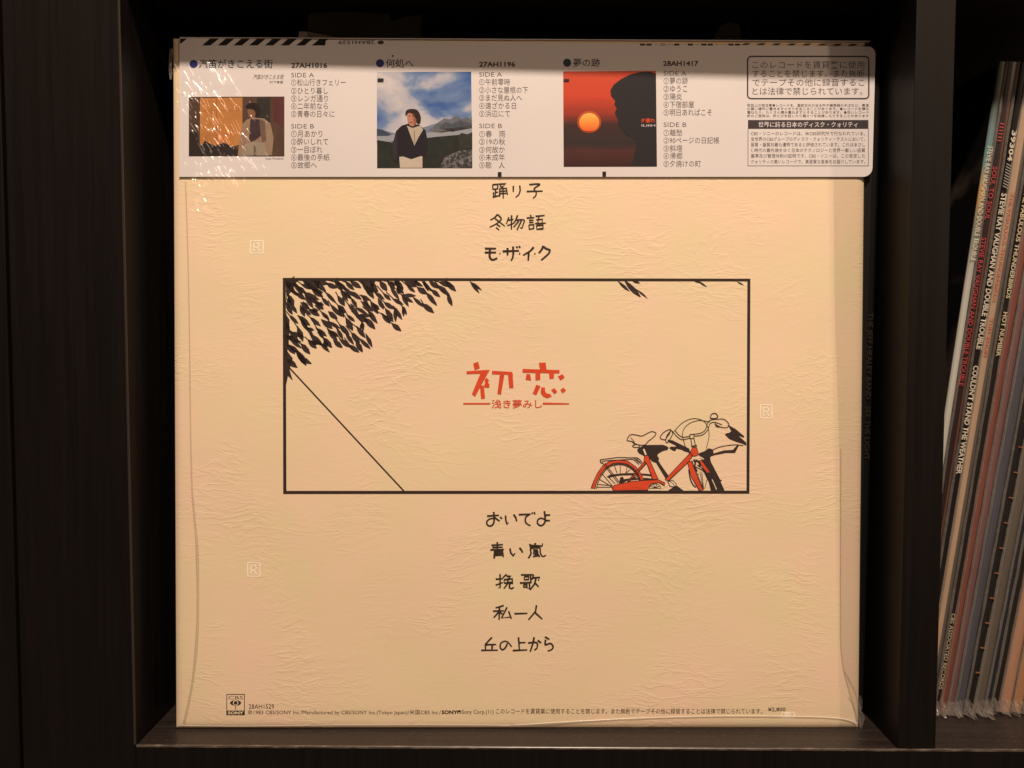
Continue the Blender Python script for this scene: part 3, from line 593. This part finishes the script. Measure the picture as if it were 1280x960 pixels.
# photo three: red dusk with a low sun and a dark head in profile
shp('photo_print', [(704, 89.2), (820, 88.6), (821.2, 208.4), (704.6, 208.6)], grad_mat('photo_sunset', Z(208), Z(89), [(0, (.045, .018, .018, 1)), (.16, (.075, .028, .026, 1)), (.24, (.035, .025, .028, 1)), (.44, (.05, .026, .026, 1)), (.56, (.30, .04, .025, 1)), (.75, (.55, .062, .03, 1)), (1, (.56, .075, .04, 1))], .10, (40, 40, 400)), 0)
shp('photo_sun_glow', [(736.5+15.2*math.cos(a*.393), 152.5+14*math.sin(a*.393)) for a in range(16)], grad_mat('photo_glow', Z(166), Z(140), [(0, (.28, .04, .02, 1)), (1, (.50, .09, .03, 1))]), 1)
shp('photo_sun', [(736.5+12.6*math.cos(a*.2618), 153.2+12*math.sin(a*.2618)*(1 if math.sin(a*.2618) < .9 else .9)) for a in range(24)], grad_mat('photo_sun', Z(165), Z(141), [(0, (.72, .10, .03, 1)), (.45, (.80, .26, .05, 1)), (1, (.82, .50, .12, 1))]), 2)
shp('photo_head', [(820, 92), (812, 89.6), (800, 90), (788, 93), (776, 99), (767, 106), (763, 113), (764, 120), (769, 126), (768, 131), (771, 135), (768.5, 141), (772, 148), (774, 158), (782, 168), (796, 175), (794, 190), (789, 208), (821, 208)], pm('photo_silhouette', (.018, .016, .022, 1), (.026, .022, .026, 1)), 3)
text('▬', 704.6, 711.5, 98.6, 101.6, mt['stripe'], ob, TY-.0003); text('夕暮れ', 801, 819, 148, 153.4, mt['ink_red'], ob, TY-.0002, .02); text('ILIIIH', 802, 819, 155.4, 158.2, mt['obi_white'], ob, TY-.0002)

# ------------------------------------------------------------------ clear outer bag: only its folds, seams and prints catch the eye
pb = empty('plastic_bag', S_LOC, S_ROT, 'crinkled clear plastic bag around the cream sleeve, seen by its folds and glints', 'plastic bag')
def ridge(bm, pts, wd, ht, y0, n=6, vary=None):
    W = wd
    """raised fold: half-round section swept along measured points"""
    q = [Vector(S(*a, y0)) for a in pts]; rows = []
    for i, c_ in enumerate(q):
        a = q[max(0, i-1)]; b = q[min(len(q)-1, i+1)]; wd = W*(vary(i/(len(q)-1)) if vary else 1); t = (b-a).normalized(); nn = Vector((-t.y, t.x)); e = 1 if 0 < i < len(q)-1 else .25
        rows.append([bm.verts.new((c_.x+nn.x*wd/2*math.cos(math.pi*j/n), y0-ht*e*math.sin(math.pi*j/n), c_.y+nn.y*wd/2*math.cos(math.pi*j/n))) for j in range(n+1)])
    for r0, r1 in zip(rows, rows[1:]):
        for j in range(n): f = bm.faces.new((r0[j], r0[j+1], r1[j+1], r1[j])); f.smooth = True
bm = bmesh.new(); ridge(bm, spline([(232, 226), (235, 320), (237, 420), (238, 520), (240, 606), (243, 645), (246.5, 690), (247, 780), (241, 850), (230, 905)], k=8), .0015, .00045, -.0002, 6, lambda t: .3+.7*max(0, min(1, (t-.35)*3))*(1-.4*max(0, (t-.8)*5))*(.8+.2*math.sin(t*40))); link('fold', mesh_of(bm, 'fold'), mt['film_fold'], pb)
bm = bmesh.new(); ridge(bm, spline([(1051, 560), (1050.5, 760), (1052, 820), (1059, 855), (1068, 885), (1074, 906)], k=8), .0005, .0004, -.0003); link('fold', mesh_of(bm, 'fold'), mt['film_fold'], pb)
bm = bmesh.new(); ridge(bm, spline([(1056, 838), (1062, 850), (1070, 866), (1075, 890)], k=8), .0004, .0005, -.0003); ridge(bm, spline([(1060, 870), (1066, 880), (1072, 902)], k=8), .0004, .0004, -.0003); link('corner_creases', mesh_of(bm, 'corner_creases'), mt['film_fold'], pb, 'stuff')
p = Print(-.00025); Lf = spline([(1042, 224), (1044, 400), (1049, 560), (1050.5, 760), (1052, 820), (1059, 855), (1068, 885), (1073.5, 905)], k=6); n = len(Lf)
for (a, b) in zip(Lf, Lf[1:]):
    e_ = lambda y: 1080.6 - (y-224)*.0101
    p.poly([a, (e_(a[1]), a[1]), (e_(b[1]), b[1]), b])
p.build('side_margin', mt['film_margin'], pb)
bm = bmesh.new(); ridge(bm, spline([(640, 906.5), (720, 901.5), (800, 897.5), (900, 895), (1000, 895.6), (1050, 898), (1072, 904)], k=8), .00045, .0004, -.0002); link('seam', mesh_of(bm, 'seam'), mt['seal'], pb)
bm = bmesh.new(); ridge(bm, spline([(222, 906.5), (300, 907.5), (420, 906), (520, 905.4), (640, 906.5)], k=8), .0003, .0003, -.0002); link('seam', mesh_of(bm, 'seam'), mt['seal'], pb)
bm = bmesh.new()                                   # glossy wrinkles near the top left corner
for i in range(190):
    u = RND.random()**1.25; x = 232 + u*62 + RND.gauss(0, 7); y = 76 + RND.random()**.9*150; x += (y-76)*.12 - 6
    if y > 120: x += RND.uniform(-6, 34)*(RND.random() < .55)
    L = RND.choice([2, 3, 4, 6, 9, 14]); a = math.radians(RND.gauss(58, 5)); yy = OY-.0007 if y < 219 else -.0004
    if x < 228: yy = -.0004
    ridge(bm, [(x, y), (x+.5*L*math.cos(a)+.2, y+.5*L*math.sin(a)), (x+L*math.cos(a), y+L*math.sin(a))], .00024*RND.uniform(.6, 1.5), .00013, yy, 6)
for i in range(26):
    x, y = RND.uniform(236, 262), RND.uniform(215, 262); L = RND.choice([2, 3, 4]); a = math.radians(RND.gauss(58, 10))
    ridge(bm, [(x, y), (x+L*math.cos(a), y+L*math.sin(a))], .00018, .00012, -.0004 if y > 221 else OY-.0006, 6)
link('wrinkles', mesh_of(bm, 'wrinkles'), mt['glint'], pb, 'stuff')
def loose(name, pts, amp, seed, mat):              # loose crumpled film past the card's edge
    bm = bmesh.new(); r = random.Random(seed); rows = []
    for (x0, y0), (x1, y1) in pts:
        row = []
        for j in range(6):
            t = j/5; q = S(x0+(x1-x0)*t, y0+(y1-y0)*t); row.append(bm.verts.new((q[0], -.0005+r.uniform(-amp, amp), q[1])))
        rows.append(row)
    for a, b in zip(rows, rows[1:]):
        for j in range(5):
            bm.faces.new((a[j], a[j+1], b[j+1])); bm.faces.new((a[j], b[j+1], b[j]))
    return link(name, mesh_of(bm, name), mat, pb)
loose('loose_corner', [((1072, 868), (1075, 868)), ((1073, 876), (1077, 875)), ((1072, 884), (1078, 884)), ((1072, 890), (1077, 890)), ((1072, 896), (1080, 895)), ((1073, 902), (1078, 903)), ((1074, 908), (1076, 911))], .0012, 4, mt['film'])
loose('loose_edge', [((212.5, 62), (217, 62)), ((211.5, 72), (217, 72)), ((211, 82), (216, 82)), ((212, 92), (216, 92)), ((213.5, 100), (215.5, 100))], .0008, 9, mt['film_dull'])
def mark(x0, y0, x1, y1, y=-.00007):                # small white square marks printed on the bag
    p = Print(y); 
    for a, b in (((x0, y0), (x1, y0)), ((x1, y0), (x1, y1)), ((x1, y1), (x0, y1)), ((x0, y1), (x0, y0))): p.stroke([a, b], 1.4); p.y -= .000002
    w_, h_ = x1-x0, y1-y0; g = lambda u, v: (x0+u*w_, y0+v*h_)
    for q in ([g(.28, .85), g(.28, .22), g(.62, .2), g(.72, .38), g(.60, .54), g(.3, .56)], [g(.52, .56), g(.75, .86)]): p.y -= .000002; p.stroke(q, 1.5)
    p.build('printed_mark', mt['film_print'], pb)
mark(313, 301, 329, 316.5); mark(309.5, 703.5, 325, 720.5); mark(950.5, 506, 965, 522.5); mark(977, 890.5, 992.5, 897.2, -.00007)

# ------------------------------------------------------------------ records standing spine out
def card_mat(name, c, n=.25, rough=.42):
    m = NT(name); v = m.noise(m.coords((300, 300, 25)), 1, 4, .65)
    c = tuple(x*.82 for x in c[:3])
    m.base(m.mix(v, tuple(x*(1-n) for x in c[:3])+(1,), tuple(min(1, x*(1+n)) for x in c[:3])+(1,)), rough, .4, .2, .2); return m.m
def fb(b_, z): return b_*(.895*z*z-1.66*z**3)      # how far a leaning cover sags sideways at height z
def zpix(py, px, yp):
    d = ray(px, py); k = (yp-CAM.y)/d.y; return (CAM+d*k).z
def spine_text(parent, body, pya, pyb, px, yp, tilt, tk, mat, fill=.62, bold=.01, x_off=0, bow=0.0):
    me = glyphs(body, bold); xs = [v.co.x for v in me.vertices]; ys = [v.co.y for v in me.vertices]
    ax, bx, ay, by = min(xs), max(xs), min(ys), max(ys); s0 = zpix(pya, px, yp)/math.cos(tilt); s1 = zpix(pyb, px, yp)/math.cos(tilt)
    for v in me.vertices:
        s = (v.co.x-ax)/(bx-ax); t = (v.co.y-ay)/(by-ay)
        z = s0+(s1-s0)*s; v.co = (tk*(.5-fill/2+fill*t)+x_off+fb(bow, z), -.0007, z)
    return link('spine_lettering', me, mat, parent)

def record(name, label, bx, yp, tk, tilt, mat, group=None, face=None, bag=True, lips=1.0, bow=0.0):
    z0 = abs(tk*math.sin(tilt)) if tilt > 0 else 0
    e = empty(name, (bx, yp, z0+.0003), (0, tilt, 0), label, 'record', group)
    # cardboard cover with a rounded spine
    bm = bmesh.new(); h = .3095; d = .313; NZ = 16
    sec = [(0, d), (0, .0007), (tk*.18, .0001), (tk*.5, -.0001), (tk*.82, .0001), (tk, .0007), (tk, d)]
    L = [[bm.verts.new((a+fb(bow, h*k/NZ), b, h*k/NZ)) for a, b in sec] for k in range(NZ+1)]
    for lo, hi in zip(L, L[1:]):
        for i in range(len(sec)): j = (i+1) % len(sec); bm.faces.new((lo[i], lo[j], hi[j], hi[i]))
    bm.faces.new(list(reversed(L[0]))); bm.faces.new(L[-1]); bmesh.ops.recalc_face_normals(bm, faces=bm.faces[:])
    link('cover', mesh_of(bm, 'cover'), mat, e)
    if face:
        bm = bmesh.new(); vs = [[bm.verts.new((-.00015+fb(bow, z), y, z)) for y in (.001, d-.002)] for z in [.002+(h-.004)*k/16 for k in range(17)]]; [bm.faces.new((a[0], a[1], b[1], b[0])) for a, b in zip(vs, vs[1:])]
        bmesh.ops.recalc_face_normals(bm, faces=bm.faces[:]); link('cover_print', mesh_of(bm, 'cover_print'), face, e)
    if bag:                                        # edge of its clear bag, proud of the spine, and the crumpled bag bottom
        r = random.Random(int(bx*1e5)); bm = bmesh.new(); rows = []
        for i in range(41):
            z = h*i/40; yy = -.0011-.0005*r.random(); rows.append([bm.verts.new((tk+.0001, .004, z)), bm.verts.new((tk+.0002+.0001*r.random(), yy, z)), bm.verts.new((tk-.0006-.0005*r.random(), yy+.0003, z))])
        for a, b in zip(rows, rows[1:]):
            for j in range(2): bm.faces.new((a[j], a[j+1], b[j+1], b[j]))
        for v in bm.verts: v.co.x += fb(bow, v.co.z)
        link('bag_edge', mesh_of(bm, 'bag_edge'), mt['film_dull'], e)
        bm = bmesh.new(); rows = []; n = 7
        for i in range(n):
            x = -.0008+(tk+.0022)*i/(n-1); f_ = -.0022-.0045*r.random()*lips
            rows.append([bm.verts.new((x, -.0008, .005+.003*r.random())), bm.verts.new((x+.0002, -.0016-.0012*r.random(), .0035)), bm.verts.new((x, f_, .0004+.0012*r.random())), bm.verts.new((x, .002, .0002))])
        for a, b in zip(rows, rows[1:]):
            for j in range(3): bm.faces.new((a[j], a[j+1], b[j+1])); bm.faces.new((a[j], b[j+1], b[j]))
        link('bag_bottom', mesh_of(bm, 'bag_bottom'), mt['film_bag'], e)
    return e
mt['film_bag'] = film('crumpled_bag', .12, (.30, .26, .23, 1), .22)
TI = math.atan(.16); BOW = 0.0; YP = .034
def lean(x510):                                     # foot and slope of a cover from where its spine sits at mid height
    x147 = .3702+(x510-1182.5)*.3752e-3; n_ = x147-.0235; b = n_+.0052*max(0, 1-(n_-.3465)/.04); return b, math.atan((x147-b)/.147)
white_l = flat('cream_lettering', (.50, .45, .37, 1)); red_l = flat('red_lettering', (.45, .045, .06, 1)); pink_l = flat('rust_lettering', (.42, .10, .06, 1)); tan_l = flat('tan_lettering', (.50, .42, .28, 1)); amber_l = flat('amber_print', (.24, .09, .045, 1))
m = NT('teal_to_cream_spine'); tc = m.n('ShaderNodeTexCoord'); sp = m.n('ShaderNodeSeparateXYZ'); m.l(tc.outputs['Object'], sp.inputs[0])
mr = m.n('ShaderNodeMapRange'); m.l(m.math('ADD', sp.outputs[2], m.math('MULTIPLY', m.noise(m.coords((200, 200, 60)), 1, 3), .01)), mr.inputs[0]); mr.inputs[1].default_value = 0; mr.inputs[2].default_value = .313
m.base(m.ramp(mr.outputs[0], [(0, (.34, .34, .30, 1)), (.55, (.44, .44, .40, 1)), (.68, (.40, .40, .36, 1)), (.76, (.20, .21, .19, 1)), (.81, (.46, .28, .10, 1)), (.86, (.12, .24, .26, 1)), (.91, (.12, .18, .19, 1)), (.94, (.05, .06, .05, 1))]), .4); mA = m.m
m = NT('dark_portrait_print'); v = m.coords((1, 1, 1)); n_ = m.noise(v, 22, 3, .5, .8); m.base(m.ramp(n_, [(.5, (.006, .005, .005, 1)), (.64, (.05, .036, .03, 1)), (.78, (.13, .095, .075, 1))]), .35); mF = m.m
def half(name, ca, cb, cut, tk):                   # spine in two colours side by side
    m = NT(name); tc = m.n('ShaderNodeTexCoord'); sp = m.n('ShaderNodeSeparateXYZ'); m.l(tc.outputs['Object'], sp.inputs[0])
    f = m.math('GREATER_THAN', sp.outputs[0], cut*tk); n_ = m.math('ADD', m.math('MULTIPLY', m.noise(m.coords((300, 300, 25)), 1, 4), .5), .75)
    m.base(m.mix(1.0, m.mix(f, ca, cb), n_, 'MULTIPLY'), .4, .4, .2, .2); return m.m
mm = .3776e-3
recs = {}
def R_(key, x0, x1, label, mat, face=None, lips=1.0, dy=0, dt=0):
    tk = (x1-x0)*mm*.87; b_, ti = lean(x0); recs[key] = (record('record', label, b_, YP+dy, tk, ti, mat, 'records leaning in the right cube', face, True, lips, BOW), tk)
R_('A', 1182.5, 1192, 'record with teal and cream spine, leftmost of the leaning records, dark portrait cover', mA, mF)
R_('B', 1192, 1206, 'record with dark red and brown spine and red lettering, second in the leaning row', half('dark_red_and_brown', (.018, .008, .009, 1), (.10, .045, .032, 1), .58, 14*mm))
R_('C', 1206, 1215.6, 'record with glossy black spine and bold white lettering, third in the leaning row', card_mat('black_spine', (.008, .007, .008, 1), rough=.3))
R_('D', 1215.6, 1231, 'record with cream and grey spine and faint rust lettering, fourth in the leaning row', half('cream_and_grey', (.36, .25, .17, 1), (.10, .085, .075, 1), .5, 15.4*mm))
R_('E', 1231, 1239.6, 'record with black spine and tan lettering, fifth in the leaning row', card_mat('black_spine_two', (.012, .009, .009, 1), rough=.35))
R_('F', 1239.6, 1250, 'record with plain brick-red spine in a cloudy bag', card_mat('brick_red_spine', (.20, .065, .05, 1), .35))
R_('G', 1250, 1260.5, 'record with dusty pink spine beside the brick-red one', card_mat('dusty_pink_spine', (.17, .085, .085, 1), .4))
R_('H', 1260.5, 1276, 'record with wide slate-blue spine in a cloudy bag', card_mat('slate_spine', (.075, .075, .095, 1), .35), lips=1.3)
R_('I', 1276, 1289, 'record with black spine crossed by short amber ticks', card_mat('tick_spine', (.010, .009, .010, 1)), lips=1.4)
R_('J', 1289, 1304, 'record with wide pale grey spine right of the amber-ticked one', card_mat('pale_grey_spine', (.115, .098, .082, 1), .2), lips=1.5)
R_('K', 1304, 1315, 'record with dark navy spine right of the pale grey one', card_mat('navy_spine', (.02, .022, .032, 1), .3), dy=.002)
R_('L', 1315, 1325, 'record with worn black spine between the navy and peach ones', card_mat('worn_black_spine', (.012, .010, .009, 1), .3), dy=.002)
R_('M', 1325, 1341, 'record with peach spine near the lower right corner of the photo', card_mat('peach_spine', (.42, .23, .15, 1), .2), dy=.001)
R_('N', 1341, 1356, 'record with orange-tan spine at the right edge of the photo', card_mat('tan_spine', (.40, .20, .10, 1), .25), dy=.001)
def ST(k, body, a, b, px, mat, fill=.62, bold=.01, xo=0):
    e, tk = recs[k]; return spine_text(e, body, a, b, px, YP, TI, tk, mat, fill, bold, xo, BOW)
grey_l = flat('grey_lettering', (.30, .29, .26, 1))
ST('A', 'STEVIE RAY VAUGHAN AND DOUBLE TROUBLE', 188, 330, 1235, white_l, .8)
ST('B', 'SOUL TO SOUL', 214, 280, 1245, red_l, .46, .0, -.0011); ST('B', 'STEVIE RAY VAUGHAN AND DOUBLE TROUBLE', 302, 486, 1220, red_l, .46, .0, -.0011); ST('B', '||||||', 160, 182, 1256, red_l, .4, .0, -.0011)
ST('C', '39304', 168, 206, 1265, white_l, .72, .03); ST('C', 'STEVIE RAY VAUGHAN AND DOUBLE TROUBLE', 246, 440, 1245, white_l, .86, .03); ST('C', "COULDN'T STAND THE WEATHER", 460, 595, 1212, white_l, .86, .03); ST('C', '/////////', 209, 240, 1258, grey_l, .8)
ST('D', 'THE FABULOUS THUNDERBIRDS', 244, 380, 1258, pink_l, .34, .0, -.0010); ST('D', 'TUFF ENUFF', 400, 449, 1238, pink_l, .34, .0, -.0010)
ST('E', 'THE FABULOUS THUNDERBIRDS', 240, 376, 1272, tan_l, .72, .02); ST('E', 'HOT NUMBER', 393, 448, 1250, tan_l, .74, .02); ST('E', 'CBS ASSOCIATED RECORDS', 768, 862, 1177, tan_l, .62, .0)
e, tk = recs['I']; 
for i in range(16):
    z = .02+i*.0122; q = fb(BOW, z); box('spine_tick', (tk*.45+q, -.0005, z), (tk*1.0+q, .0001, z+.0005), amber_l, e)
ST('M', 'DIGITAL STEREO', 740, 880, 1262, pink_l, .3, 0) if False else None

# dark record just behind the sleeve's right edge, and the few others that hold the sleeve up
r = record('record', 'black-spined record with faint brown lettering, squeezed between the cream sleeve and the divider', .3262, .0292, .0062, math.radians(.25), card_mat('faint_black_spine', (.006, .005, .005, 1)), 'records behind the sleeve', None, False)
spine_text(r, 'THE JEFF HEALEY BAND   SEE THE LIGHT', 392, 575, 1088, .0292, 0, .0062, flat('faint_lettering', (.030, .020, .012, 1)), .5, 0, .0006)
def behind(label, px0, px1, tops, mat):            # leaning partner of the sleeve; something of it sticks up above the sleeve's top edge
    yb = .032; x0 = .1683+(px0-640)*.376e-3; q = record('record', label, x0, yb, .0046, 0, card_mat('dim_spine', (.02, .018, .016, 1)), 'records behind the sleeve', None, False)
    bm = bmesh.new(); f = []; 
    for px, py in tops: d_ = ray(px, py); k = (yb+.004-CAM.y)/d_.y; P = CAM+d_*k; f.append((P.x-x0, .004, P.z))
    f = [bm.verts.new(c_) for c_ in f]; lo = [bm.verts.new((f[-1].co.x, .004, .300)), bm.verts.new((f[0].co.x, .004, .300))]; fc = bm.faces.new(f+lo)
    g = bmesh.ops.extrude_face_region(bm, geom=[fc]); [setattr(v.co, 'y', v.co.y+.0004) for v in g['geom'] if isinstance(v, bmesh.types.BMVert)]
    bmesh.ops.recalc_face_normals(bm, faces=bm.faces[:]); return link('inner_sleeve', mesh_of(bm, 'inner_sleeve'), mat, q)
behind('record whose pale inner sleeve corner pokes up above the stripes of the paper strip', 376, 424, [(373, 47), (374, 40), (385, 40.5), (428, 49)], card_mat('pale_inner_sleeve', (.42, .33, .25, 1), .1))
behind('record whose dim plastic flap stands up above the left half of the cream sleeve', 470, 500, [(384, 36), (386, 17), (430, 15.5), (486, 18), (490, 27), (508, 21), (528, 19), (526, 36)], mt['film_dim'])
behind('record with a small dim flap poking up above the notice box of the paper strip', 905, 915, [(890, 52), (899, 34), (912, 28), (924, 31), (928, 52)], mt['film_dim'])
